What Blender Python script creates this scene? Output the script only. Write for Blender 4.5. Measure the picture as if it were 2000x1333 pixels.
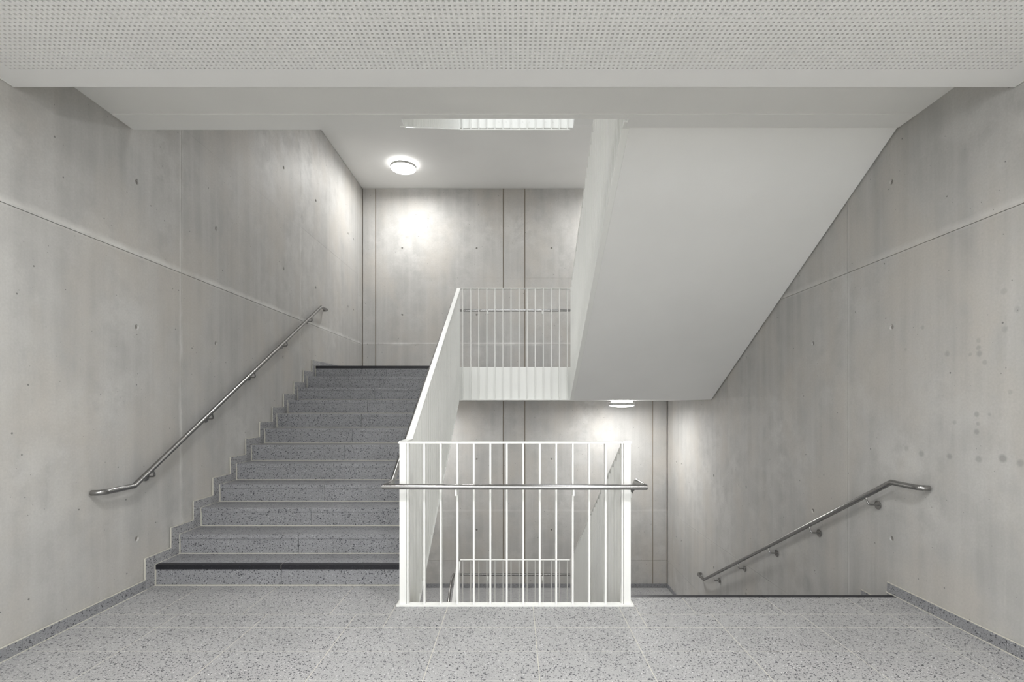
import bpy, math, random
from mathutils import Vector

random.seed(7)
SC = bpy.context.scene
COL = SC.collection
for _o in list(bpy.data.objects):
    bpy.data.objects.remove(_o)

# ------------------------------------------------------------------ camera, world, exposure
EYE = 1.43
cam_data = bpy.data.cameras.new('camera')
cam_data.sensor_fit = 'HORIZONTAL'
cam_data.sensor_width = 36.0
cam_data.lens = 978.0 * 36.0 / 2000.0
cam_data.shift_x = -6.0 / 2000.0
cam_data.shift_y = 125.5 / 2000.0
cam_data.clip_start = 0.05
cam = bpy.data.objects.new('camera', cam_data)
cam.location = (0, 0, EYE)
cam.rotation_euler = (math.pi / 2, 0, 0)
COL.objects.link(cam)
SC.camera = cam

w = bpy.data.worlds.new('world')
w.use_nodes = True
w.node_tree.nodes['Background'].inputs[0].default_value = (0.92, 0.96, 1, 1)
w.node_tree.nodes['Background'].inputs[1].default_value = 1.0
SC.world = w

SC.view_settings.view_transform = 'Standard'
SC.view_settings.look = 'None'
SC.view_settings.gamma = 1
SC.view_settings.use_curve_mapping = False
SC.view_settings.exposure = 0.0
try:
    SC.cycles.max_bounces = 10
    SC.cycles.diffuse_bounces = 8
    SC.cycles.sample_clamp_indirect = 6.0
    SC.cycles.caustics_reflective = False
    SC.cycles.caustics_refractive = False
except Exception:
    pass

P_HALL = 46.0      # each lamp of the hall ceiling
P_LANDING = 48.0  # each landing lamp
P_LOWER_FILL = 80.0     # added unseen lamps under the floor, fill for the lower well
P_UPPER = 60.0
P_WELL_FILL = 125.0      # added fill light shining down the well from above
P_WINDOW = 200.0   # daylight through the hall window behind the camera

wl = bpy.data.lights.new('window_daylight', 'AREA')
wl.shape = 'RECTANGLE'
wl.size, wl.size_y = 4.6, 2.5
wl.energy = P_WINDOW
wl.color = (0.95, 0.975, 1.0)
wlo = bpy.data.objects.new('window_daylight', wl)
wlo.location = (0, -4.25, 1.75)
wlo.rotation_euler = (math.pi / 2, 0, 0)
COL.objects.link(wlo)
sl_ = bpy.data.lights.new('well_fill_light', 'AREA')  # unseen light added above the well to brighten railings and landings
sl_.shape = 'RECTANGLE'
sl_.size, sl_.size_y = 1.6, 3.4
sl_.energy = P_WELL_FILL
sl_.color = (0.96, 0.98, 1.0)
slo = bpy.data.objects.new('well_fill_light', sl_)
slo.location = (0, 5.47, 8.0)
COL.objects.link(slo)

# ------------------------------------------------------------------ materials
def new_mat(name):
    m = bpy.data.materials.new(name)
    m.use_nodes = True
    nt = m.node_tree
    b = nt.nodes['Principled BSDF']
    return m, nt, b

def nd(nt, t, **kw):
    n = nt.nodes.new(t)
    for k, v in kw.items():
        setattr(n, k, v)
    return n

def ramp(nt, fac, stops):
    r = nd(nt, 'ShaderNodeValToRGB')
    e = r.color_ramp.elements
    while len(e) > 1:
        e.remove(e[-1])
    e[0].position, e[0].color = stops[0][0], tuple(stops[0][1]) + (1,)
    for p, c in stops[1:]:
        x = e.new(p)
        x.color = tuple(c) + (1,)
    nt.links.new(fac, r.inputs[0])
    return r.outputs[0]

def g3(v):
    return (v, v, v)

def mix(nt, fac, a, b, mode='MIX'):
    m = nd(nt, 'ShaderNodeMix', data_type='RGBA', blend_type=mode)
    for sock, v in ((m.inputs[0], fac), (m.inputs[6], a), (m.inputs[7], b)):
        if isinstance(v, (int, float)):
            sock.default_value = v
        elif isinstance(v, tuple):
            sock.default_value = v + (1,)
        else:
            nt.links.new(v, sock)
    return m.outputs[2]

def math_n(nt, op, a, b=None, clamp=False):
    m = nd(nt, 'ShaderNodeMath', operation=op, use_clamp=clamp)
    for i, v in enumerate((a, b)):
        if v is None:
            continue
        if isinstance(v, (int, float)):
            m.inputs[i].default_value = v
        else:
            nt.links.new(v, m.inputs[i])
    return m.outputs[0]

def scaled_pos(nt, sc):
    g = nd(nt, 'ShaderNodeNewGeometry')
    mp = nd(nt, 'ShaderNodeMapping')
    mp.inputs['Scale'].default_value = sc
    nt.links.new(g.outputs['Position'], mp.inputs[0])
    return mp.outputs[0]

def noise(nt, vec, scale, detail=4, rough=0.55):
    n = nd(nt, 'ShaderNodeTexNoise')
    n.inputs['Scale'].default_value = scale
    n.inputs['Detail'].default_value = detail
    n.inputs['Roughness'].default_value = rough
    nt.links.new(vec, n.inputs['Vector'])
    return n.outputs[0]

def concrete(name, base, spots=(), pale=1.0):
    m, nt, b = new_mat(name)
    L = nt.links
    p = scaled_pos(nt, (1, 1, 1))
    big = noise(nt, p, 0.9, 5, 0.6)
    mid = noise(nt, p, 4.5, 6, 0.65)
    fine = noise(nt, p, 70, 3, 0.7)
    streak = noise(nt, scaled_pos(nt, (7, 7, 0.35)), 1.0, 5, 0.6)
    lo = tuple(c * 0.74 for c in base)
    hi = tuple(c * 1.18 for c in base)
    warm = (base[0] * 1.04, base[1] * 0.99, base[2] * 0.93)
    c = ramp(nt, big, [(0.3, lo), (0.7, hi)])
    c = mix(nt, ramp(nt, mid, [(0.42, g3(0)), (0.60, g3(0.85))]), c, tuple(x * 0.83 for x in base))
    c = mix(nt, ramp(nt, streak, [(0.40, g3(0)), (0.68, g3(0.6))]), c, tuple(x * 1.12 for x in base))
    c = mix(nt, ramp(nt, noise(nt, scaled_pos(nt, (1, 1, 0.6)), 1.7, 4, 0.6), [(0.45, g3(0)), (0.65, g3(0.6))]), c, warm)
    c = mix(nt, ramp(nt, fine, [(0.3, g3(0.0)), (0.75, g3(0.28))]), c, tuple(x * 0.6 for x in base))
    # pale laitance that bled out along the formwork joints
    g0 = nd(nt, 'ShaderNodeNewGeometry')
    sx = nd(nt, 'ShaderNodeSeparateXYZ')
    L.new(g0.outputs['Position'], sx.inputs[0])
    bleed = None
    wob = math_n(nt, 'MULTIPLY', math_n(nt, 'SUBTRACT', mid, 0.5), 0.05)
    for ax, val, wd, st in ((2, 2.585, 0.040, 1.0), (1, 4.300, 0.028, 0.75), (1, 6.700, 0.030, 0.75), (2, -0.55, 0.03, 0.4)):
        d = math_n(nt, 'ABSOLUTE', math_n(nt, 'SUBTRACT', math_n(nt, 'ADD', sx.outputs[ax], wob), val))
        mr = nd(nt, 'ShaderNodeMapRange')
        mr.inputs['From Min'].default_value = 0.0
        mr.inputs['From Max'].default_value = wd
        mr.inputs['To Min'].default_value = st * pale
        mr.inputs['To Max'].default_value = 0
        L.new(d, mr.inputs['Value'])
        bleed = mr.outputs[0] if bleed is None else math_n(nt, 'MAXIMUM', bleed, mr.outputs[0])
    bleed = math_n(nt, 'MULTIPLY', bleed, ramp(nt, noise(nt, p, 3.0, 4, 0.6), [(0.35, g3(0.25)), (0.65, g3(1))]))
    c = mix(nt, bleed, c, tuple(x * 1.36 for x in base))
    # air-hole pores of two sizes
    hmask = None
    for sc, rad, rate in ((9.0, 0.055, 0.60), (24.0, 0.070, 0.22)):
        v = nd(nt, 'ShaderNodeTexVoronoi')
        v.inputs['Scale'].default_value = sc
        L.new(p, v.inputs['Vector'])
        near = math_n(nt, 'LESS_THAN', v.outputs['Distance'], rad)
        wn = nd(nt, 'ShaderNodeTexWhiteNoise')
        L.new(v.outputs['Color'], wn.inputs['Vector'])
        pick = math_n(nt, 'LESS_THAN', wn.outputs['Value'], rate)
        k = math_n(nt, 'MULTIPLY', near, pick)
        hmask = k if hmask is None else math_n(nt, 'MAXIMUM', hmask, k)
    c = mix(nt, math_n(nt, 'MULTIPLY', hmask, 0.88), c, tuple(x * 0.32 for x in base))
    if spots:
        g = nd(nt, 'ShaderNodeNewGeometry')
        # wobble the outline of the spots a little
        acc = None
        for (x, y, z, r, s) in spots:
            d = nd(nt, 'ShaderNodeVectorMath', operation='DISTANCE')
            L.new(g.outputs['Position'], d.inputs[0])
            d.inputs[1].default_value = (x, y, z)
            dd = math_n(nt, 'ADD', d.outputs['Value'], math_n(nt, 'MULTIPLY', math_n(nt, 'SUBTRACT', mid, 0.5), r * 1.1))
            mr = nd(nt, 'ShaderNodeMapRange')
            mr.inputs['From Min'].default_value = r * 0.55
            mr.inputs['From Max'].default_value = r * 1.15
            mr.inputs['To Min'].default_value = s * 0.75
            mr.inputs['To Max'].default_value = 0
            L.new(dd, mr.inputs['Value'])
            acc = mr.outputs[0] if acc is None else math_n(nt, 'MAXIMUM', acc, mr.outputs[0])
        c = mix(nt, acc, c, tuple(x * 0.42 for x in base))
    L.new(c, b.inputs['Base Color'])
    b.inputs['Roughness'].default_value = 0.55
    b.inputs['Specular IOR Level'].default_value = 0.35
    hgt = math_n(nt, 'ADD', math_n(nt, 'MULTIPLY', mid, 0.5), math_n(nt, 'MULTIPLY', fine, 0.18))
    hgt = math_n(nt, 'SUBTRACT', hgt, math_n(nt, 'MULTIPLY', hmask, 0.9))
    bp = nd(nt, 'ShaderNodeBump')
    bp.inputs['Strength'].default_value = 0.35
    bp.inputs['Distance'].default_value = 0.006
    L.new(hgt, bp.inputs['Height'])
    L.new(bp.outputs[0], b.inputs['Normal'])
    return m

def terrazzo(name, base, chips=True):
    m, nt, b = new_mat(name)
    L = nt.links
    p = scaled_pos(nt, (1, 1, 1))
    big = noise(nt, p, 2.2, 3, 0.5)
    grain = noise(nt, p, 160, 2, 0.6)
    c = ramp(nt, big, [(0.3, tuple(x * 0.93 for x in base)), (0.7, tuple(x * 1.06 for x in base))])
    c = mix(nt, ramp(nt, grain, [(0.35, g3(0)), (0.7, g3(0.35))]), c, tuple(x * 0.72 for x in base))
    for sc, thr, rate, col, seed in ((72, 0.40, 0.055, (0.030, 0.031, 0.040), 57.3), (104, 0.48, 0.17, (0.035, 0.036, 0.048), 3.1), (150, 0.42, 0.22, tuple(x * 0.55 for x in base), 11.7),
                                     (120, 0.36, 0.10, tuple(min(0.85, x * 1.7) for x in base), 23.3), (210, 0.45, 0.10, (0.045, 0.047, 0.055), 41.9)):
        if not chips:
            col = tuple(min(1, x * 2.2) for x in base)
            rate *= 0.35
        mp = nd(nt, 'ShaderNodeMapping')
        mp.inputs['Location'].default_value = (seed, seed * 1.3, seed * 0.7)
        L.new(p, mp.inputs[0])
        v = nd(nt, 'ShaderNodeTexVoronoi')
        v.inputs['Scale'].default_value = sc
        L.new(mp.outputs[0], v.inputs['Vector'])
        near = math_n(nt, 'LESS_THAN', v.outputs['Distance'], thr)
        wn = nd(nt, 'ShaderNodeTexWhiteNoise')
        L.new(v.outputs['Color'], wn.inputs['Vector'])
        pick = math_n(nt, 'LESS_THAN', wn.outputs['Value'], rate)
        c = mix(nt, math_n(nt, 'MULTIPLY', math_n(nt, 'MULTIPLY', near, pick), 0.9), c, col)
    L.new(c, b.inputs['Base Color'])
    b.inputs['Roughness'].default_value = 0.42
    b.inputs['Specular IOR Level'].default_value = 0.4
    return m

def paint(name, col, rough, bump=0.0, scale=300, spec=0.4):
    m, nt, b = new_mat(name)
    p = scaled_pos(nt, (1, 1, 1))
    n = noise(nt, p, 1.3, 3, 0.5)
    nt.links.new(ramp(nt, n, [(0.3, tuple(x * 0.98 for x in col)), (0.7, tuple(min(1, x * 1.02) for x in col))]), b.inputs['Base Color'])
    b.inputs['Roughness'].default_value = rough
    b.inputs['Specular IOR Level'].default_value = spec
    if bump:
        bp = nd(nt, 'ShaderNodeBump')
        bp.inputs['Strength'].default_value = bump
        bp.inputs['Distance'].default_value = 0.002
        nt.links.new(noise(nt, p, scale, 2, 0.6), bp.inputs['Height'])
        nt.links.new(bp.outputs[0], b.inputs['Normal'])
    return m

def steel():
    m, nt, b = new_mat('brushed_steel')
    p = scaled_pos(nt, (3, 3, 3))
    n = noise(nt, p, 60, 3, 0.6)
    nt.links.new(ramp(nt, n, [(0.3, g3(0.27)), (0.7, (0.36, 0.352, 0.34))]), b.inputs['Base Color'])
    b.inputs['Metallic'].default_value = 1.0
    b.inputs['Roughness'].default_value = 0.22
    return m

def glass():
    m, nt, b = new_mat('window_glass')
    t = nd(nt, 'ShaderNodeBsdfTransparent')
    gl = nd(nt, 'ShaderNodeBsdfGlossy')
    gl.inputs['Roughness'].default_value = 0.02
    mx = nd(nt, 'ShaderNodeMixShader')
    mx.inputs[0].default_value = 0.06
    nt.links.new(t.outputs[0], mx.inputs[1])
    nt.links.new(gl.outputs[0], mx.inputs[2])
    nt.links.new(mx.outputs[0], nt.nodes['Material Output'].inputs[0])
    return m

def glow(name, col, strength):
    m, nt, b = new_mat(name)
    b.inputs['Base Color'].default_value = (0.9, 0.9, 0.88, 1)
    b.inputs['Emission Color'].default_value = col + (1,)
    b.inputs['Emission Strength'].default_value = strength
    return m

RX, LX = 2.856, -2.867          # concrete faces of the side walls
BY = 9.395                      # concrete face of the back wall

def _spot(x, y, r, s):
    px, py = 1300 + x / 2.857, 467 + y / 2.857
    Y = RX * 978 / (px - 1006)
    return (RX, Y, EYE + (792 - py) * Y / 978, r, s)
SPOTS = [_spot(*a) for a in (
    (1885, 292, .020, .35), (1960, 393, .018, .35), (1890, 505, .022, .4), (1743, 568, .018, .35), (1743, 607, .017, .5), (1748, 640, .020, .55),
    (1568, 641, .022, .5), (1697, 645, .014, .4), (1778, 690, .018, .45), (1337, 617, .014, .35), (1432, 495, .016, .4), (1733, 980, .018, .6),
    (1740, 1032, .014, .5), (1733, 1077, .022, .65), (1610, 1025, .015, .4), (1805, 980, .012, .4), (1342, 1170, .022, .35), (1425, 1200, .026, .6),
    (1582, 1215, .024, .65), (1745, 1230, .022, .55), (1880, 1226, .026, .75), (1978, 1252, .024, .6), (1920, 855, .016, .35))]
SPOTS += [(RX, 4.91, -0.33, 0.11, 0.30), (RX, 5.05, -0.36, 0.07, 0.25)]

M = {
    'concrete': concrete('concrete', (0.500, 0.494, 0.480)),
    'concrete_right': concrete('concrete_spotted', (0.495, 0.489, 0.475), SPOTS, 0.5),
    'joint': paint('joint_mortar', (0.34, 0.325, 0.30), 0.9, 0.3),
    'joint_back': paint('joint_mortar_brown', (0.34, 0.30, 0.25), 0.9, 0.3),
    'hole': paint('hole_plug', (0.27, 0.26, 0.245), 0.9, 0.3),
    'terrazzo': terrazzo('terrazzo', (0.40, 0.40, 0.404)),
    'terrazzo_stair': terrazzo('terrazzo_stair', (0.290, 0.293, 0.306)),
    'terrazzo_skirting': terrazzo('terrazzo_skirting', (0.36, 0.362, 0.372)),
    'black': terrazzo('black_terrazzo', (0.014, 0.014, 0.018), False),
    'grout': paint('grout', (0.56, 0.545, 0.485), 0.85, 0.2),
    'plaster': paint('white_plaster', (0.84, 0.84, 0.83), 0.8, 0.35, 240),
    'perf': paint('perforated_board', (0.82, 0.82, 0.82), 0.75, 0.1),
    'dark': paint('fleece_backing', (0.10, 0.10, 0.105), 0.9),
    'white': paint('white_lacquer', (0.85, 0.855, 0.832), 0.35, 0.0, spec=0.45),
    'ring': paint('lamp_ring_lacquer', (0.50, 0.50, 0.485), 0.4),
    'steel': steel(),
    'glass': glass(),
    'glow': glow('lamp_diffuser_glow', (1.0, 0.985, 0.96), 9.0),
    'halo': glow('lamp_halo_glow', (1.0, 0.985, 0.96), 34.0),
}

# ------------------------------------------------------------------ mesh helpers
class MB:
    def __init__(self):
        self.v, self.f, self.mi = [], [], []

    def add(self, verts, faces, mi=0):
        n = len(self.v)
        self.v += [tuple(x) for x in verts]
        self.f += [tuple(i + n for i in f) for f in faces]
        self.mi += [mi] * len(faces)
        return self

    def box(self, x0, x1, y0, y1, z0, z1, mi=0):
        return self.add([(x0, y0, z0), (x1, y0, z0), (x1, y1, z0), (x0, y1, z0), (x0, y0, z1), (x1, y0, z1), (x1, y1, z1), (x0, y1, z1)],
                        [(0, 3, 2, 1), (4, 5, 6, 7), (0, 1, 5, 4), (1, 2, 6, 5), (2, 3, 7, 6), (3, 0, 4, 7)], mi)

    def bevbox(self, x0, x1, y0, y1, z0, z1, b):
        # box with chamfered vertical and top edges (tile-like): inset top ring
        vs = [(x0, y0, z0), (x1, y0, z0), (x1, y1, z0), (x0, y1, z0),
              (x0, y0, z1 - b), (x1, y0, z1 - b), (x1, y1, z1 - b), (x0, y1, z1 - b),
              (x0 + b, y0 + b, z1), (x1 - b, y0 + b, z1), (x1 - b, y1 - b, z1), (x0 + b, y1 - b, z1)]
        fs = [(0, 3, 2, 1), (8, 9, 10, 11)]
        for i in range(4):
            j = (i + 1) % 4
            fs += [(i, j, 4 + j, 4 + i), (4 + i, 4 + j, 8 + j, 8 + i)]
        return self.add(vs, fs)

    def prism_x(self, pts, x0, x1):
        # polygon in (y, z), extruded along x
        n = len(pts)
        area = sum(pts[i][0] * pts[(i + 1) % n][1] - pts[(i + 1) % n][0] * pts[i][1] for i in range(n))
        if area < 0:
            pts = pts[::-1]
        vs = [(x0, y, z) for y, z in pts] + [(x1, y, z) for y, z in pts]
        fs = [tuple(range(n - 1, -1, -1)), tuple(range(n, 2 * n))]
        for i in range(n):
            j = (i + 1) % n
            fs.append((i, j, n + j, n + i))
        return self.add(vs, fs)

    def tube(self, pts, r, seg=14, caps=True):
        pts = [Vector(p) for p in pts]
        n = len(pts)
        dirs = [(pts[i + 1] - pts[i]).normalized() for i in range(n - 1)]
        ref = Vector((0, 0, 1)) if abs(dirs[0].z) < 0.9 else Vector((1, 0, 0))
        u = dirs[0].cross(ref).normalized()
        vs, fs = [], []
        ring_prev = None
        for i in range(n):
            d_in = dirs[max(0, i - 1)]
            d_out = dirs[min(n - 2, i)]
            if i == 0:
                v = d_out.cross(u).normalized()
                ring = [pts[0] + r * (math.cos(a) * u + math.sin(a) * v) for a in (2 * math.pi * k / seg for k in range(seg))]
            else:
                t = (d_in + d_out).normalized() if 0 < i < n - 1 else d_in
                ring = []
                for q in ring_prev:      # slide the previous ring along the segment onto the mitre plane
                    s = (pts[i] - q).dot(t) / d_in.dot(t)
                    ring.append(q + d_in * s)
            vs += ring
            ring_prev = ring
        for i in range(n - 1):
            for k in range(seg):
                a, b = i * seg + k, i * seg + (k + 1) % seg
                fs.append((a, b, b + seg, a + seg))
        if caps:
            fs.append(tuple(range(seg - 1, -1, -1)))
            fs.append(tuple((n - 1) * seg + k for k in range(seg)))
        return self.add(vs, fs)

    def lathe(self, prof, cx, cy, seg=40):
        # profile of (radius, z), around a vertical axis
        vs, fs = [], []
        n = len(prof)
        for r, z in prof:
            for k in range(seg):
                a = 2 * math.pi * k / seg
                vs.append((cx + r * math.cos(a), cy + r * math.sin(a), z))
        for i in range(n - 1):
            for k in range(seg):
                a, b = i * seg + k, i * seg + (k + 1) % seg
                fs.append((a, a + seg, b + seg, b))
        return self.add(vs, fs)

    def mesh(self, name, mats, origin, smooth=False):
        me = bpy.data.meshes.new(name)
        ox, oy, oz = origin
        me.from_pydata([(x - ox, y - oy, z - oz) for x, y, z in self.v], [], self.f)
        for m in mats:
            me.materials.append(m)
        if len(mats) > 1:
            me.polygons.foreach_set('material_index', self.mi)
        if smooth:
            me.polygons.foreach_set('use_smooth', [True] * len(me.polygons))
        me.update()
        return me

    def center(self):
        xs, ys, zs = zip(*self.v)
        return tuple((min(q) + max(q)) / 2 for q in (xs, ys, zs))

WORLD = {}

def place(o, parent, origin):
    COL.objects.link(o)
    WORLD[o.name] = origin
    if parent is None:
        o.location = origin
    else:
        o.parent = parent
        px, py, pz = WORLD[parent.name]
        o.location = (origin[0] - px, origin[1] - py, origin[2] - pz)
    return o

def obj(name, mb, mat, parent=None, smooth=False, origin=None):
    mats = [mat] if not isinstance(mat, (list, tuple)) else list(mat)
    org = origin or mb.center()
    o = bpy.data.objects.new(name, mb.mesh(name, mats, org, smooth))
    place(o, parent, org)
    if smooth:
        smooth_by_angle(o)
    return o

def smooth_by_angle(o, deg=40):
    me = o.data
    lim = math.radians(deg)
    em = {}
    for p in me.polygons:
        for k in p.edge_keys:
            em.setdefault(k, []).append(p.normal.copy())
    for e in me.edges:
        ns = em.get(tuple(sorted(e.vertices)), [])
        if len(ns) == 2 and ns[0].angle(ns[1], 0) > lim:
            e.use_edge_sharp = True

def copy_at(src, parent, origin):
    o = src.copy()
    return place(o, parent, origin)

def empty(name, loc):
    o = bpy.data.objects.new(name, None)
    o.empty_display_size = 0.1
    return place(o, None, loc)

def tag(o, label=None, cat=None, group=None, kind=None):
    for k, v in (('label', label), ('category', cat), ('group', group), ('kind', kind)):
        if v:
            o[k] = v
    return o

def struct(o):
    o['kind'] = 'structure'
    return o

# ------------------------------------------------------------------ concrete walls: formwork panels with tie holes
JG = 0.0028     # half joint
PT = 0.016      # panel thickness in front of the backing

def panel(u0, u1, v0, v1, holes, fmap, off, jg=JG):
    """formwork panel in wall coordinates (u across, v up); fmap(u, v, depth) -> xyz"""
    mb = MB()
    fa = lambda v: 0.0004 if abs(v - 3.82) < 0.01 else 0.0015
    u0, u1, v0, v1 = u0 + jg, u1 - jg, v0 + fa(v0), v1 - fa(v1)
    H = 0.045
    us, vs = {u0, u1}, {v0, v1}
    hs = []
    for (hu, hv) in holes:
        if u0 + H < hu < u1 - H and v0 + H < hv < v1 - H:
            hs.append((hu, hv))
            us |= {hu - H, hu + H}
            vs |= {hv - H, hv + H}
    us, vs = sorted(us), sorted(vs)
    for i in range(len(us) - 1):
        for j in range(len(vs) - 1):
            a, b, c, d = us[i], us[i + 1], vs[j], vs[j + 1]
            hit = [h for h in hs if abs((a + b) / 2 - h[0]) < 1e-4 and abs((c + d) / 2 - h[1]) < 1e-4]
            if not hit:
                mb.add([fmap(a, c, off), fmap(b, c, off), fmap(b, d, off), fmap(a, d, off)], [(0, 1, 2, 3)])
                continue
            hu, hv = hit[0]
            n = 16
            sq, ci, cb = [], [], []
            for k in range(n):
                an = 2 * math.pi * k / n + math.pi / 4
                cx, cy = math.cos(an), math.sin(an)
                s = H / max(abs(cx), abs(cy))
                sq.append(fmap(hu + cx * s, hv + cy * s, off))
                ci.append(fmap(hu + cx * 0.021, hv + cy * 0.021, off))
                cb.append(fmap(hu + cx * 0.016, hv + cy * 0.016, off - 0.010))
            fs = []
            for k in range(n):
                q = (k + 1) % n
                fs += [(k, q, n + q, n + k), (n + k, n + q, 2 * n + q, 2 * n + k)]
            mb.add(sq + ci + cb, fs, 0)
            mb.add(cb, [tuple(range(n))], 1)
    # edges
    e = [(u0, v0), (u1, v0), (u1, v1), (u0, v1)]
    for k in range(4):
        (a, c), (b, d) = e[k], e[(k + 1) % 4]
        mb.add([fmap(a, c, off), fmap(a, c, off - PT), fmap(b, d, off - PT), fmap(b, d, off)], [(0, 1, 2, 3)])
    return mb

TIE_Z = (-2.6, -0.913, 0.4155, 2.023, 3.125, 4.379, 5.6)
V_J = (-4.2, -1.485, -0.55, 2.567, 3.82, 7.7)
U_SIDE = (-4.0, -2.893, -0.493, 1.907, 4.307, 6.708, 9.108, BY)

def build_wall(name, us, ties_u, fmap, backing, mat, joint='joint', jg=JG, vj=V_J):
    w_ = struct(obj(name, backing, M[joint]))
    rnd = random.Random(name)
    for i in range(len(us) - 1):
        for j in range(len(vj) - 1):
            holes = [(u, z) for u in ties_u for z in TIE_Z]
            off = rnd.uniform(-0.0008, 0.0008) - (0.0009 if vj[j] > 2.5 else 0.0036)
            obj('concrete_panel', panel(us[i], us[i + 1], vj[j], vj[j + 1], holes, fmap, off, jg), [mat, M['hole']], w_)
    return w_

ties_side = [u + s for u in U_SIDE[1:] for s in (-0.505, 0.5)]
BK = 0.0150
build_wall('wall_left', U_SIDE, ties_side, lambda u, v, d: (LX + d, u, v), MB().box(LX - 0.30, LX - BK, -4.0, BY + 0.3, -4.2, 7.7), M['concrete'])
build_wall('wall_right', U_SIDE, ties_side, lambda u, v, d: (RX - d, u, v), MB().box(RX + BK, RX + 0.30, -4.0, BY + 0.3, -4.2, 7.7), M['concrete_right'])
U_BACK = (LX + 0.003, -2.62, -0.221, 0.1825, 2.584, RX - 0.003)
build_wall('wall_back', U_BACK, (-2.12, -0.72, 0.682, 2.085), lambda u, v, d: (u, BY - d, v), MB().box(LX, RX, BY + BK, BY + 0.30, -4.2, 7.7), M['concrete'], 'joint_back', 0.009, (-4.2, -1.485, 2.567, 3.82, 7.7))
wf = MB()
wf.box(LX - 0.3, -2.3, -4.2, -4.0, -4.2, 7.7)
wf.box(2.3, RX + 0.3, -4.2, -4.0, -4.2, 7.7)
wf.box(-2.3, 2.3, -4.2, -4.0, -4.2, 0.45)
wf.box(-2.3, 2.3, -4.2, -4.0, 3.0, 7.7)
struct(obj('wall_front', wf, M['concrete'], origin=(0, -4.1, 0)))
wn = struct(empty('window_1', (0, -4.1, 0.45)))
for i in range(4):
    a, b = -2.3 + i * 1.15, -1.15 + i * 1.15
    fr = MB()
    fr.box(a, a + 0.05, -4.14, -4.08, 0.45, 3.0)
    fr.box(b - 0.05, b, -4.14, -4.08, 0.45, 3.0)
    fr.box(a + 0.05, b - 0.05, -4.14, -4.08, 0.45, 0.5)
    fr.box(a + 0.05, b - 0.05, -4.14, -4.08, 2.95, 3.0)
    f_ = obj('window_frame', fr, M['white'], wn)
    obj('pane', MB().box(a + 0.05, b - 0.05, -4.112, -4.106, 0.5, 2.95), M['glass'], f_)

# ------------------------------------------------------------------ floor with terrazzo tiles
RIS, TRD, NST = 0.1661, 0.2895, 12
STOREY = RIS * 24
UPZ = RIS * 12                       # mid landing level
LY0 = 3.968                          # first riser of the left flight
RY0 = 3.770                          # floor edge at the head of the right flight down
WELL_Y0, WELL_Y1, WELL_X = 3.600, 7.345, 0.850
LST, RST = -2.855, 2.845             # skirting faces

slab = MB().box(LX, RX, -4.0, WELL_Y0, -0.486, -0.0008)
slab.box(LX, -WELL_X, WELL_Y0, LY0 + 0.02, -0.34, -0.0008)
slab.box(WELL_X, RX, WELL_Y0, 3.715, -0.486, -0.0008)
floor = struct(obj('floor', slab, M['grout'], origin=(0, 0, 0)))

def tile(x0, x1, y0, y1, z=0.0, parent=None, name='floor_tile', mat='terrazzo', th=0.02):
    g = 0.0021
    return obj(name, MB().bevbox(x0 + g, x1 - g, y0 + g, y1 - g, z - th, z, 0.0008), M[mat], parent)

XJ = [-2.300 + 0.607 * i for i in range(9)]
xs_full = [LST + 0.004] + XJ + [RST - 0.004]
ROW = [3.219 - 0.3105 * i for i in range(8)]
for r in range(len(ROW) - 1):
    for i in range(len(xs_full) - 1):
        tile(xs_full[i], xs_full[i + 1], ROW[r + 1], ROW[r], parent=floor)
EB = 0.845
xc = [-EB - 0.006] + [x for x in XJ if -EB < x < EB] + [EB + 0.006]
for i in range(len(xc) - 1):
    tile(xc[i], xc[i + 1], 3.219, 3.597, parent=floor)
for y0, y1 in ((3.219, 3.424),):
    xl = [LST + 0.004] + [x for x in XJ if x < -EB - 0.1] + [-EB - 0.006]
    for i in range(len(xl) - 1):
        tile(xl[i], xl[i + 1], y0, y1, parent=floor)
    xr = [EB + 0.006] + [x for x in XJ if x > EB + 0.1] + [RST - 0.004]
    for i in range(len(xr) - 1):
        tile(xr[i], xr[i + 1], y0, y1, parent=floor)
xl = [LST + 0.004, -2.47, -1.87, -1.27, -EB - 0.006]
for i in range(len(xl) - 1):
    tile(xl[i], xl[i + 1], 3.424, LY0 - 0.004, parent=floor)
xr = [EB + 0.006, 1.24, 1.85, 2.45, RST - 0.004]
for i in range(len(xr) - 1):
    tile(xr[i], xr[i + 1], 3.424, RY0 - 0.045, parent=floor)

# skirting along the floor
def skirt_run(name, side, ys, z, h=0.074):
    root = struct(empty(name, (side, ys[0], z)))
    a, b = (LX + 0.001, LST) if side < 0 else (RST, RX - 0.001)
    for i in range(len(ys) - 1):
        obj('skirting_tile', MB().box(a, b, ys[i] + 0.0015, ys[i + 1] - 0.0015, z + 0.001, z + h), M['terrazzo_stair'], root)
    s = 1 if side < 0 else -1
    f = LST if side < 0 else RST
    g = MB()
    x0, x1 = sorted((f, f + s * 0.0075))
    g.box(x0, x1, ys[0], ys[-1], z - 0.004, z + 0.0022)
    x0, x1 = sorted((a if side < 0 else b, f))
    g.box(min(x0, x1), max(x0, x1), ys[0], ys[-1], z + h, z + h + 0.004)
    obj('grout_line', g, M['grout'], root)
    return root

skirt_run('baseboard_left', -1, [-4.0] + [1.36 + 0.5135 * i for i in range(5)] + [LY0 - 0.095], 0.0)
skirt_run('baseboard_right', 1, [-4.0] + [1.36 + 0.5135 * i for i in range(5)] + [RY0 + 0.062], 0.0)

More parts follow.
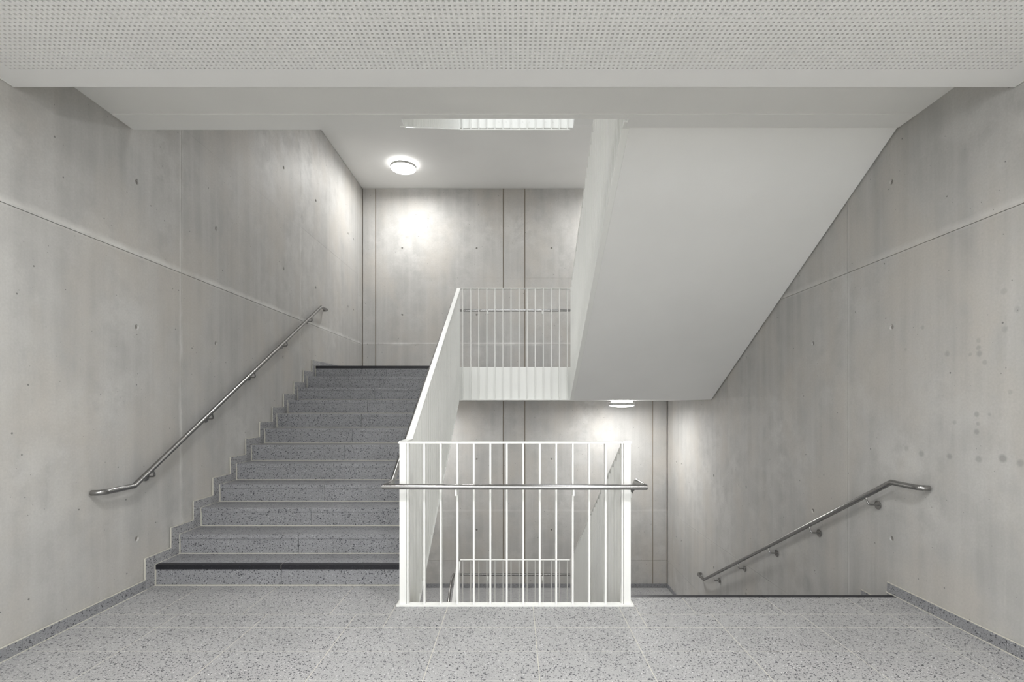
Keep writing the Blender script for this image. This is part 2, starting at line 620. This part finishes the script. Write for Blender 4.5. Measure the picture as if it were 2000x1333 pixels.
# ------------------------------------------------------------------ ceiling: slab above, perforated board, joint strip
CZ = 3.498
PZ = 3.248
PERF_Y1 = 2.859
up = MB().box(LX, RX, -4.0, WELL_Y0, CZ, STOREY)
up.box(LX, -WELL_X, WELL_Y0, 3.73, CZ, STOREY)
up.box(WELL_X, RX, WELL_Y0, 3.715, CZ, STOREY)
ceiling = struct(obj('ceiling', up, M['plaster'], origin=(0, 0, CZ)))
strip = MB().box(LX + 0.012, -WELL_X + 0.03, 3.549, 3.745, CZ - 0.007, CZ + 0.02)
strip.box(WELL_X - 0.03, RX - 0.012, 3.549, 3.717, CZ - 0.007, CZ + 0.02)
strip.box(-WELL_X + 0.03, WELL_X - 0.03, 3.549, 3.602, CZ - 0.007, CZ + 0.02)
obj('plaster_strip', strip, M['plaster'], ceiling)

PITCH, HOLE = 0.025, 0.0118
NX0, NX1 = -109, 107
ROW0, NROW = 2.702, 56
pb = MB()
x_min, x_max = (NX0 - 0.5) * PITCH + 0.002, (NX1 + 0.5) * PITCH + 0.002
y_max = ROW0 + PITCH / 2
y_min = ROW0 - (NROW - 0.5) * PITCH
xa, xb = LX + 0.006, RX - 0.006
z0 = PZ
# plain borders of the board
for (a, b, c, d) in ((xa, xb, y_max, PERF_Y1), (xa, x_min, y_min, y_max), (x_max, xb, y_min, y_max), (xa, xb, -4.0, y_min)):
    pb.add([(a, c, z0), (a, d, z0), (b, d, z0), (b, c, z0)], [(0, 1, 2, 3)])
pb.add([(xa, PERF_Y1, z0), (xa, PERF_Y1, CZ), (xb, PERF_Y1, CZ), (xb, PERF_Y1, z0)], [(0, 1, 2, 3)])
hh = HOLE / 2
for r in range(NROW):
    cy = ROW0 - r * PITCH
    ya, yb = cy - PITCH / 2, cy + PITCH / 2
    # strips between rows run the whole width
    pb.add([(x_min, ya, z0), (x_min, cy - hh, z0), (x_max, cy - hh, z0), (x_max, ya, z0)], [(0, 1, 2, 3)])
    pb.add([(x_min, cy + hh, z0), (x_min, yb, z0), (x_max, yb, z0), (x_max, cy + hh, z0)], [(0, 1, 2, 3)])
    px = x_min
    for n in range(NX0, NX1 + 1):
        cx = n * PITCH + 0.002
        pb.add([(px, cy - hh, z0), (px, cy + hh, z0), (cx - hh, cy + hh, z0), (cx - hh, cy - hh, z0)], [(0, 1, 2, 3)])
        px = cx + hh
        q = [(cx - hh, cy - hh), (cx + hh, cy - hh), (cx + hh, cy + hh), (cx - hh, cy + hh)]
        t = z0 + 0.0125
        vs = [(x, y, z0) for x, y in q] + [(x, y, t) for x, y in q]
        pb.add(vs, [(0, 1, 5, 4), (1, 2, 6, 5), (2, 3, 7, 6), (3, 0, 4, 7)])
    pb.add([(px, cy - hh, z0), (px, cy + hh, z0), (x_max, cy + hh, z0), (x_max, cy - hh, z0)], [(0, 1, 2, 3)])
obj('perforated_board', pb, M['perf'], ceiling)
obj('backing_fleece', MB().box(x_min, x_max, y_min, y_max, PZ + 0.0125, PZ + 0.02), M['dark'], ceiling)
edge = MB()
edge.box(LX + 0.003, LX + 0.012, -4.0, PERF_Y1, PZ - 0.002, PZ + 0.01)
edge.box(RX - 0.012, RX - 0.003, -4.0, PERF_Y1, PZ - 0.002, PZ + 0.01)
struct(obj('trim_1', edge, M['white']))
rf = MB()
rf.box(LX, RX, -4.0, 3.70, 7.55, 7.70)
rf.box(LX, RX, 7.25, BY, 7.55, 7.70)
rf.box(LX, -0.85, 3.70, 7.25, 7.55, 7.70)
rf.box(0.85, RX, 3.70, 7.25, 7.55, 7.70)
struct(obj('roof_slab', rf, M['plaster'], origin=(0, 0, 7.55)))
rl = struct(empty('added_roof_pane', (0, 5.47, 7.70)))  # roof opening and pane added to let the well fill light in
obj('pane', MB().box(-0.88, 0.88, 3.67, 7.28, 7.702, 7.712), M['glass'], rl)
struct(obj('floor_lower', MB().box(LX, RX, -4.0, BY, -4.15, -STOREY), M['terrazzo']))

# ------------------------------------------------------------------ stair flights
def left_line(y):                     # underside of the left flight
    return 0.468 + 0.578 * (y - 5.37)

def right_line(y):                    # underside of the right flight (falls away from the camera)
    return 3.50 - 0.5622 * (y - 3.72)

def left_flight(zo, label, detail):
    root = empty('stair_flight', (-1.85, LY0, zo))
    tag(root, label, 'stairs')
    xa_, xb_, xj = LST + 0.006, -WELL_X, -1.855
    top = []
    for k in range(1, NST + 1):
        y = LY0 + (k - 1) * TRD
        top += [(y + 0.022, zo + (k - 1) * RIS - 0.038 if k > 1 else zo - 0.03), (y + 0.022, zo + k * RIS - 0.038)]
    top += [(WELL_Y1, zo + UPZ - 0.038)]
    yk = 5.37 + (UPZ - 0.483 - 0.468) / 0.578
    bot = [(WELL_Y1, zo + UPZ - 0.483), (yk, zo + UPZ - 0.483), (LY0 + 0.022, zo + left_line(LY0 + 0.022))]
    obj('flight_slab', MB().prism_x(top + bot, LX + 0.006, xb_), M['plaster'], root)
    if not detail:
        return root
    gr = MB()
    for k in range(1, NST + 1):
        y, zb, zt = LY0 + (k - 1) * TRD, zo + (k - 1) * RIS, zo + k * RIS
        black = k in (1, NST)
        g = 0.0016
        jx = xj + (0.0 if k % 2 else 0.012)
        for (a, b) in ((xa_, jx - g), (jx + g, xb_)):
            obj('riser', MB().box(a, b, y + 0.008, y + 0.024, zb + 0.001, zt - 0.0385), M['terrazzo_stair'], root)
            y_end = y + TRD + 0.005 if k < NST else WELL_Y1
            if black:
                obj('black_nosing', MB().box(a, b, y, y + 0.046, zt - 0.038, zt), M['black'], root)
                if k == NST:
                    continue
                obj('tread', MB().box(a, b, y + 0.0475, y_end, zt - 0.038, zt), M['terrazzo_stair'], root)
            else:
                obj('tread', MB().box(a, b, y, y_end, zt - 0.038, zt), M['terrazzo_stair'], root)
        gr.box(LST, xb_, y - 0.002, y + 0.006, zb - 0.002, zb + 0.006)          # light joint at the foot of the riser
        gr.box(LST - 0.001, LST + 0.0065, y - 0.001, y + 0.02, zb, zt)          # upright joint at the wall
        gr.box(LST - 0.001, LST + 0.0065, y, y + TRD, zt - 0.01, zt + 0.0015)   # joint along the tread
        # stepped skirting
        ys = y - 0.095
        obj('skirting_tile', MB().box(LX + 0.005, LST, ys + 0.001, y + 0.02, zb + (0.001 if k == 1 else 0.0015), zt - 0.0015), M['terrazzo_skirting'], root)
        y2 = ys + TRD if k < NST else WELL_Y1
        obj('skirting_tile', MB().box(LX + 0.005, LST, ys, y2 - 0.001, zt, zt + 0.075), M['terrazzo_skirting'], root)
        gr.box(LX + 0.001, LST - 0.001, ys + 0.001, y2, zt + 0.075, zt + 0.0785)
        gr.box(LX + 0.001, LST - 0.001, ys - 0.0035, ys, zb + 0.079, zt + 0.0785)
        if k == 1:
            gr.box(LX + 0.001, LST - 0.001, ys - 0.0035, ys, zb + 0.075, zb + 0.08)
    gr.box(xj - 0.0016, xj + 0.0016, LY0 + 0.002, LY0 + 0.05, zo + RIS - 0.036, zo + RIS - 0.0003)
    obj('grout_line', gr, M['grout'], root)['kind'] = 'stuff'
    return root

def right_flight(zo, label, detail, name='stair_flight'):
    """flight on the right, falling from the floor at zo to the landing at zo - UPZ"""
    root = empty(name, (1.85, RY0, zo))
    tag(root, label, 'stairs')
    zl = zo - UPZ
    xa_, xb_, xj = WELL_X, RST - 0.006, 1.85
    top = [(3.72, zo - 0.038), (RY0 - 0.022, zo - 0.038)]
    for k in range(1, NST + 1):
        y = RY0 + (k - 1) * TRD
        top += [(y - 0.022, zo - k * RIS - 0.038)]
        if k < NST:
            top += [(y + TRD - 0.022, zo - k * RIS - 0.038)]
    top += [(WELL_Y1, zl - 0.038)]
    d = zo - STOREY
    bot = [(WELL_Y1, d + 1.51), (7.26, d + 1.51), (3.72, d + 3.50)]
    obj('flight_slab', MB().prism_x(top + bot, WELL_X, RX - 0.016), M['plaster'], root)
    # narrow chamfered filler between slab and wall
    dz = 0.012
    obj('edge_filler', MB().prism_x([(7.26, d + 1.51 + dz), (3.72, d + 3.50 + dz), (3.72, d + 3.60), (7.26, d + 1.62)], RX - 0.016, RX - 0.004), M['plaster'], root)
    if not detail:
        return root
    g = 0.0016
    gr = MB()
    for k in range(0, NST + 1):
        y, zt = RY0 + (k - 1) * TRD, zo - k * RIS
        for (a, b) in ((xa_, xj - g), (xj + g, xb_)):
            if k == 0:
                obj('black_nosing', MB().box(a, b, RY0 - 0.046, RY0, zo - 0.038, zo), M['black'], root)
            elif k < NST:
                obj('tread', MB().box(a, b, y - 0.005, y + TRD, zt - 0.038, zt), M['terrazzo_stair'], root)
            if k < NST:
                yf = RY0 + k * TRD
                obj('riser', MB().box(a, b, yf - 0.022, yf - 0.005, zt - RIS + 0.001, zt - 0.0385), M['terrazzo_stair'], root)
        if 0 < k < NST:
            obj('skirting_tile', MB().box(RST, RX - 0.001, y + 0.064, y + TRD + 0.062, zt, zt + 0.075), M['terrazzo_stair'], root)
            gr.box(RST + 0.001, RX - 0.001, y + 0.064, y + TRD + 0.062, zt + 0.075, zt + 0.0785)
        if k < NST:
            yf = RY0 + k * TRD
            obj('skirting_tile', MB().box(RST, RX - 0.001, yf - 0.02, yf + 0.062, zt - RIS, zt - 0.0015), M['terrazzo_stair'], root)
    obj('grout_line', gr, M['grout'], root)['kind'] = 'stuff'
    return root

left_flight(0.0, 'grey terrazzo stair flight climbing away along the left concrete wall', True)
right_flight(0.0, 'terrazzo stair flight going down beside the right wall behind the black floor edge', True)
right_flight(STOREY, 'white sloping stair soffit overhead at the right wall', False)
left_flight(-STOREY, 'lowest stair flight, deep in the stairwell under the small lower railing', False)
left_flight(STOREY, 'stair flight of the upper storey seen edge-on through the ceiling opening', False)
right_flight(2 * STOREY, 'topmost white stair soffit, glimpsed between ceiling slot and white slanted railing', False)

# landings
def landing(z, label, y0=WELL_Y1, tiles=False, cat='landing'):
    root = empty('stair_landing', (0, y0, z))
    tag(root, label, cat)
    obj('landing_slab', MB().box(LX + 0.006, RX - 0.006, y0 + 0.001, BY - 0.004, z - 0.483, z - 0.022), M['plaster'], root)
    if tiles:
        xs = [LST] + XJ + [RST]
        ys = [y0 + 0.004, y0 + 0.31, y0 + 0.62, y0 + 0.93, y0 + 1.24, y0 + 1.55, y0 + 1.86, BY - 0.012]
        for i in range(len(xs) - 1):
            for j in range(len(ys) - 1):
                tile(xs[i], xs[i + 1], ys[j], ys[j + 1], z, root, name='landing_tile')
        for i in range(len(xs) - 1):
            obj('skirting_tile', MB().box(xs[i] + 0.001, xs[i + 1] - 0.001, BY - 0.012, BY - 0.001, z + 0.001, z + 0.074), M['terrazzo_stair'], root)
        obj('skirting_tile', MB().box(RST, RX - 0.001, 7.03, BY - 0.013, z, z + 0.074), M['terrazzo_stair'], root)
        for (a, b) in ((LST, -WELL_X), (WELL_X, RST)):
            obj('landing_tile', MB().box(a, b, 7.18 if a < 0 else 6.96, y0, z - 0.02, z), M['terrazzo'], root)
        obj('grout_line', MB().box(LX + 0.006, RX - 0.006, y0 + 0.004, BY - 0.004, z - 0.022, z - 0.0015), M['grout'], root)
    else:
        obj('floor_finish', MB().box(LX + 0.001, RX - 0.001, y0, BY - 0.001, z - 0.022, z), M['terrazzo'], root)
    obj('skirting_tile', MB().box(LX + 0.005, LST, y0 + 0.001, BY - 0.014, z + 0.0005, z + 0.075), M['terrazzo_stair'], root)
    obj('fascia', MB().box(-WELL_X + 0.003, WELL_X - 0.003, y0 - 0.004, y0 - 0.0005, z - 0.48, z - 0.002), M['white'], root)
    return root

landing(UPZ, 'white-edged half landing in front of the back wall with railing above it')
landing(-UPZ, 'lower landing with pale terrazzo tiles at the foot of the back wall', tiles=True)
landing(UPZ + STOREY, 'upper half landing whose flat white underside carries the round lamp')

# ------------------------------------------------------------------ railings of white flat bars
SXI, SXO = 0.797, 0.847
BAR_T = 0.010

def slab_sheared(x0, x1, pts, th):
    """flat bar along a (y, z) polyline; th is its thickness upward"""
    mb = MB()
    poly = [(y, z) for y, z in pts] + [(y, z + th) for y, z in reversed(pts)]
    return mb.prism_x(poly, x0, x1)

def flight_railing(side, y0, y1, top, bot, label, group, n=None, pitch=0.1175, kink_t=None, kink_b=None):
    s = -1 if side == 'L' else 1
    x0, x1 = sorted((s * SXI, s * SXO))
    root = empty('stair_railing', (s * (SXI + SXO) / 2, y0, min(bot(y0), bot(y1))))
    tag(root, label, 'railing', group)
    def line(f, kinks):
        ys = sorted({y0 - 0.012, y1 + 0.012} | {k for k in (kinks or ()) if y0 < k < y1})
        return [(y, f(y)) for y in ys]
    obj('top_rail', slab_sheared(x0, x1, line(top, kink_t), 0.010), M['white'], root)
    obj('bottom_rail', slab_sheared(x0, x1, line(lambda y: bot(y) - 0.010, kink_b), 0.010), M['white'], root)
    cnt = int((y1 - y0) / pitch) + 1
    cache = {}
    for i in range(cnt):
        y = y0 + 0.02 + i * pitch
        if y > y1:
            break
        a, b = y - BAR_T / 2, y + BAR_T / 2
        zs = (bot(a), bot(b), top(b), top(a))
        key = tuple(round(v - zs[0], 4) for v in zs)
        org = (s * (SXI + SXO) / 2, y, zs[0])
        if key in cache:
            copy_at(cache[key], root, org)
        else:
            cache[key] = obj('baluster', MB().prism_x([(a, zs[0]), (b, zs[1]), (b, zs[2]), (a, zs[3])], x0, x1), M['white'], root, origin=org)
    return root

TOPF = 1.158
GR = 'white flat-bar stair railings'
def top_L(zo):
    return lambda y: zo + max(TOPF, 1.152 + 0.578 * (y - 3.88)) if y < 7.30 else zo + 1.152 + 0.578 * (7.30 - 3.88)
def bot_L(zo):
    return lambda y: zo + min(left_line(y), UPZ - 0.479)
def top_R(zo):
    return lambda y: zo + min(TOPF, 1.104 - 0.5594 * (y - 3.813))
def bot_R(zo):
    return lambda y: zo - STOREY + max(1.512, min(3.50, right_line(y)) + 0.004)

flight_railing('L', 3.662, 7.285, top_L(0), bot_L(0), 'white slanted railing rising along the well side of the grey stair flight', GR, kink_t=(3.89,), kink_b=(7.172,))
flight_railing('R', 3.662, 7.285, top_R(0), bot_R(0), 'white railing slanting down along the right flight behind the front balustrade', GR, kink_t=(3.717,), kink_b=(3.727, 7.256))
tR = lambda y: 3.125 + 0.5675 * (7.22 - y)
flight_railing('R', 3.662, 7.285, tR, bot_R(STOREY), 'tall white railing hanging beside the big white soffit overhead', GR, kink_b=(3.727, 7.256))
flight_railing('L', 3.662, 7.285, top_L(-STOREY), bot_L(-STOREY), 'lowest white slanted railing, bottom left of the small lower railing', GR, kink_t=(3.89,), kink_b=(7.172,))
bU = lambda y: 3.550 + 0.545 * (y - 3.80)
flight_railing('L', 3.70, 7.285, lambda y: bU(y) + 1.55, bU, 'upper storey white railing in the left half of the ceiling slot', GR)

def cross_railing(yc, zb, zt, label, base_flange=False, screws=False, zfoot=None):
    """railing across the well, bars standing edge-on to the camera"""
    root = empty('landing_railing', (0, yc, zb))
    tag(root, label, 'railing', 'white railings across the well')
    ya, yb = yc - 0.025, yc + 0.025
    n = 14
    first = None
    for i in range(n):
        x = -0.764 + 0.1175 * i
        if first is None:
            first = obj('baluster', MB().box(x - 0.006, x + 0.006, ya + 0.001, yb - 0.001, zb, zt), M['white'], root, origin=(x, yc, zb))
        else:
            copy_at(first, root, (x, yc, zb))
    if base_flange:
        mb = MB()
        mb.box(-0.842, 0.842, ya - 0.012, yb - 0.012, zb - 0.012, zb)
        mb.box(-0.842, -0.797, yb - 0.012, yb + 0.022, zb - 0.012, zb)
        mb.box(0.797, 0.842, yb - 0.012, yb + 0.022, zb - 0.012, zb)
        obj('bottom_rail', mb, M['white'], root)
        mb = MB()
        mb.box(-0.832, 0.832, ya - 0.002, yb, zt, zt + 0.010)
        mb.box(-0.832, -0.782, yb, yb + 0.036, zt, zt + 0.010)
        mb.box(0.782, 0.832, yb, yb + 0.036, zt, zt + 0.010)
        obj('top_rail', mb, M['white'], root)
        for s in (-1, 1):
            xs_ = sorted((s * 0.775, s * 0.823))
            obj('corner_post', MB().box(xs_[0], xs_[1], ya + 0.002, ya + 0.014, zb, zt), M['white'], root)
    else:
        obj('top_rail', MB().box(-0.80, 0.80, ya, yb, zt, zt + 0.010), M['white'], root)
        obj('bottom_rail', MB().box(-0.80, 0.80, ya, yb, zb - 0.010, zb), M['white'], root)
    if screws:
        for px in (927.4, 941.4, 974.2, 988.8, 1021, 1034, 1066.3, 1080.5):
            x = (px - 1006) * 7.34 / 978
            obj('screw', MB().tube([(x, WELL_Y1 - 0.0035, zb + 0.135), (x, WELL_Y1 - 0.008, zb + 0.135)], 0.006, 8), M['white'], root)
    return root

front_rail = cross_railing(3.587, 0.0125, TOPF, 'white front balustrade across the stairwell, standing on the terrazzo floor', base_flange=True)
cross_railing(7.314, 1.515, 3.128, 'white railing above the half landing in front of the upper back wall', screws=True)
cross_railing(7.314, 1.515 - STOREY, 3.150 - STOREY, 'small white railing of the lower landing, seen through the front balustrade')
cross_railing(7.314, 5.452, 7.06, 'white railing with fascia bars in the right half of the ceiling slot', screws=True)

# ------------------------------------------------------------------ handrails
TR = 0.0192

def arc_end(p, q, r_pt):
    return [p, q, r_pt]

def bracket(parent, hx, hy, hz, wall_x, slope):
    """bent rod leaving the tube square to its slope, ending in a round plate on the wall"""
    s = 1 if wall_x > hx else -1
    n = math.hypot(1, slope)
    dy, dz = slope / n, -1 / n              # downward normal of the tube in the (y, z) plane
    at = lambda x, d: (x, hy + dy * d, hz + dz * d)
    pts = [at(hx, TR - 0.004), at(hx, TR + 0.034), at(hx + s * 0.004, TR + 0.046), at(hx + s * 0.013, TR + 0.053), at(wall_x - s * 0.006, TR + 0.056)]
    b = obj('bracket', MB().tube(pts, 0.0066, 10), M['steel'], parent, smooth=True)
    obj('rosette', MB().tube([at(wall_x - s * 0.0055, TR + 0.056), at(wall_x - s * 0.0002, TR + 0.056)], 0.034, 24), M['steel'], b, smooth=True)

def wall_handrail(pts, brackets, wall_x, slope, label):
    root = empty('handrail', pts[0])
    tag(root, label, 'handrail')
    obj('rail_tube', MB().tube(pts, TR, 20), M['steel'], root, smooth=True)
    for (y, z) in brackets:
        bracket(root, hx, y, z, wall_x, slope)
    return root

def bend(p0, corner, p1, r, n=5):
    """rounded corner between two straight runs"""
    a, c, b = Vector(p0), Vector(corner), Vector(p1)
    d0, d1 = (a - c).normalized(), (b - c).normalized()
    s, e = c + d0 * r, c + d1 * r
    out = []
    for i in range(n + 1):
        t = i / n
        out.append(tuple((1 - t) ** 2 * s + 2 * t * (1 - t) * c + t * t * e))
    return out

hx = -2.790
z_a, z_b = 0.838, 2.845
y_a, y_b = 3.667, 7.205
pl = [(LX + 0.012, 3.378, z_a)] + bend((LX, 3.378, z_a), (hx, 3.378, z_a), (hx, y_a, z_a), 0.055) + [(hx, y_a, z_a), (hx, y_b, z_b)] + \
     bend((hx, y_b, z_b), (hx, 7.46, z_b), (LX, 7.46, z_b), 0.055) + [(LX + 0.012, 7.46, z_b)]
sl = (z_b - z_a) / (y_b - y_a)
wall_handrail(pl, [(y, z_a + sl * (y - y_a)) for y in (3.848, 4.600, 5.352, 6.104, 6.856)], LX, sl,
              'steel handrail climbing the left concrete wall above the grey stairs')

hx = 2.780
z_a, z_b = 0.860, -1.140
y_a, y_b = 3.700, 7.370
pl = [(RX - 0.012, 3.440, z_a)] + bend((RX, 3.440, z_a), (hx, 3.440, z_a), (hx, y_a, z_a), 0.055) + [(hx, y_a, z_a), (hx, y_b, z_b)] + \
     bend((hx, y_b, z_b), (hx, 7.64, z_b), (RX, 7.64, z_b), 0.055) + [(RX - 0.012, 7.64, z_b)]
sl = (z_b - z_a) / (y_b - y_a)
wall_handrail(pl, [(y, z_a + sl * (y - y_a)) for y in (3.975, 4.738, 5.501, 6.264, 7.027)], RX, sl,
              'steel handrail descending the right concrete wall below the white soffit')

# handrail round the well: front run with both returns, left flight, half landing
HX = 0.908
HF, HB = 3.490, 7.415
Z0 = 0.862
def small_bracket(parent, x, y, z, dx, dy):
    """flat lug from the railing bars to the tube"""
    mb = MB()
    w_, h_ = 0.012, 0.045
    if dy:
        a, b = sorted((y, y + dy))
        mb.box(x - w_ / 2, x + w_ / 2, a, b, z - TR - h_, z - TR + 0.004)
    else:
        a, b = sorted((x, x + dx))
        mb.box(a, b, y - w_ / 2, y + w_ / 2, z - TR - h_, z - TR + 0.004)
    obj('bracket', mb, M['white'], parent)

root = empty('handrail', (0, HF, Z0))
tag(root, 'steel handrail along the white front balustrade, running on up the grey flight', 'handrail')
sL = 0.5737
ys0 = 3.70
zt_ = Z0 + sL * (7.14 - ys0)
obj('rail_tube', MB().tube([(HX + 0.012, HF, Z0 - 0.004), (-HX, HF, Z0), (-HX, ys0, Z0), (-HX, 7.14, zt_), (-HX, HB, zt_), (HX, HB, zt_), (HX, 7.0, zt_ + 0.02), (HX, 3.9, zt_ + 0.02 + 0.568 * 3.1)], TR, 20), M['steel'], root, smooth=True)
for x in (-0.412, 0.408):
    small_bracket(root, x, 3.562, Z0, 0, HF - 3.562 - 0.004)
for y in (4.1, 4.9, 5.7, 6.5):
    small_bracket(root, -SXO, y, Z0 + sL * (y - ys0), -(HX - SXO), 0)
for x in (-0.40, 0.40):
    small_bracket(root, x, 7.343, zt_, 0, HB - 7.343)

root = empty('handrail', (HX, HF, Z0 - 0.003))
tag(root, 'steel handrail falling along the right flight of the well, then across the small lower railing', 'handrail')
zl_ = Z0 - 0.566 * (7.18 - 3.75)
obj('rail_tube', MB().tube([(HX, HF + 0.021, Z0 - 0.003), (HX, 3.745, Z0 - 0.003), (HX, 7.18, zl_), (HX, HB, zl_), (-HX, HB, zl_), (-HX, 7.14, zl_), (-HX, 3.7, zl_ - sL * 3.44)], TR, 20), M['steel'], root, smooth=True)
for y in (3.90, 4.7, 5.5, 6.3):
    small_bracket(root, SXO, y, Z0 - 0.566 * (y - 3.745), HX - SXO, 0)
for x in (-0.40, 0.40):
    small_bracket(root, x, 7.343, zl_, 0, HB - 7.343)

# ------------------------------------------------------------------ round ceiling lamps
def lamp(x, y, z, power, label):
    root = empty('ceiling_lamp', (x, y, z))
    tag(root, label, 'lamp', 'round white ceiling lamps')
    obj('lamp_base', MB().lathe([(0.001, z - 0.0005), (0.175, z - 0.0005), (0.175, z - 0.040)], x, y), M['halo'], root, smooth=True)
    obj('lamp_ring', MB().lathe([(0.100, z - 0.036), (0.212, z - 0.036), (0.216, z - 0.039), (0.216, z - 0.075), (0.212, z - 0.078), (0.200, z - 0.078)], x, y), M['ring'], root, smooth=True)
    prof = [(0.206, z - 0.077), (0.207, z - 0.080)]
    for i in range(1, 9):
        a = math.pi / 2 * i / 8
        prof.append((max(0.001, 0.207 * math.cos(a)), z - 0.080 - 0.036 * math.sin(a)))
    obj('diffuser', MB().lathe(prof, x, y), M['glow'], root, smooth=True)
    ld = bpy.data.lights.new('lamp_light', 'AREA')
    ld.shape = 'DISK'
    ld.size = 0.40
    ld.energy = power
    ld.color = (1.0, 0.992, 0.975)
    lo = bpy.data.objects.new('lamp_light', ld)
    place(lo, root, (x, y, z - 0.118))
    return root

lamp(-1.88, 8.43, UPZ + STOREY - 0.483, P_LANDING, 'glowing round lamp under the upper landing near the back wall')
lamp(1.88, 8.43, UPZ + STOREY - 0.483, P_LANDING, 'round lamp under the upper landing, hidden behind the tall hanging white railing')
lamp(-1.80, 8.45, UPZ - 0.483, P_LANDING * 0.88, 'round lamp under the half landing, hidden behind the grey rising flight')
lamp(1.80, 8.45, UPZ - 0.483, P_LANDING * 0.88, 'glowing round lamp under the half landing, low at the right back corner')
for x, y in ((-1.2, 1.5), (1.2, 1.5), (-1.2, -1.6), (1.2, -1.6)):
    lamp(x, y, PZ, P_HALL, 'round ceiling lamp on the perforated board behind the camera, %s' % (
        ('first on the stair-flight side' if y > 0 else 'second on the stair-flight side') if x < 0 else ('first on the descending side' if y > 0 else 'second on the descending side')))
for x in (-1.2, 1.2):  # unseen lamps added to brighten the lower railing and back wall
    lamp(x, 1.8, -0.74, P_LOWER_FILL, 'added unseen round fill lamp under the floor near the %s wall' % ('left' if x < 0 else 'right'))
struct(obj('ceiling_lower', MB().box(LX, RX, -4.0, 2.859, -0.74, -0.70), M['plaster']))
for x, y in ((-1.2, -1.0), (1.2, -1.0)):
    lamp(x, y, 7.55, P_UPPER, 'round lamp on the roof slab of the upper storey, above the %s flight' % ('rising' if x < 0 else 'descending'))
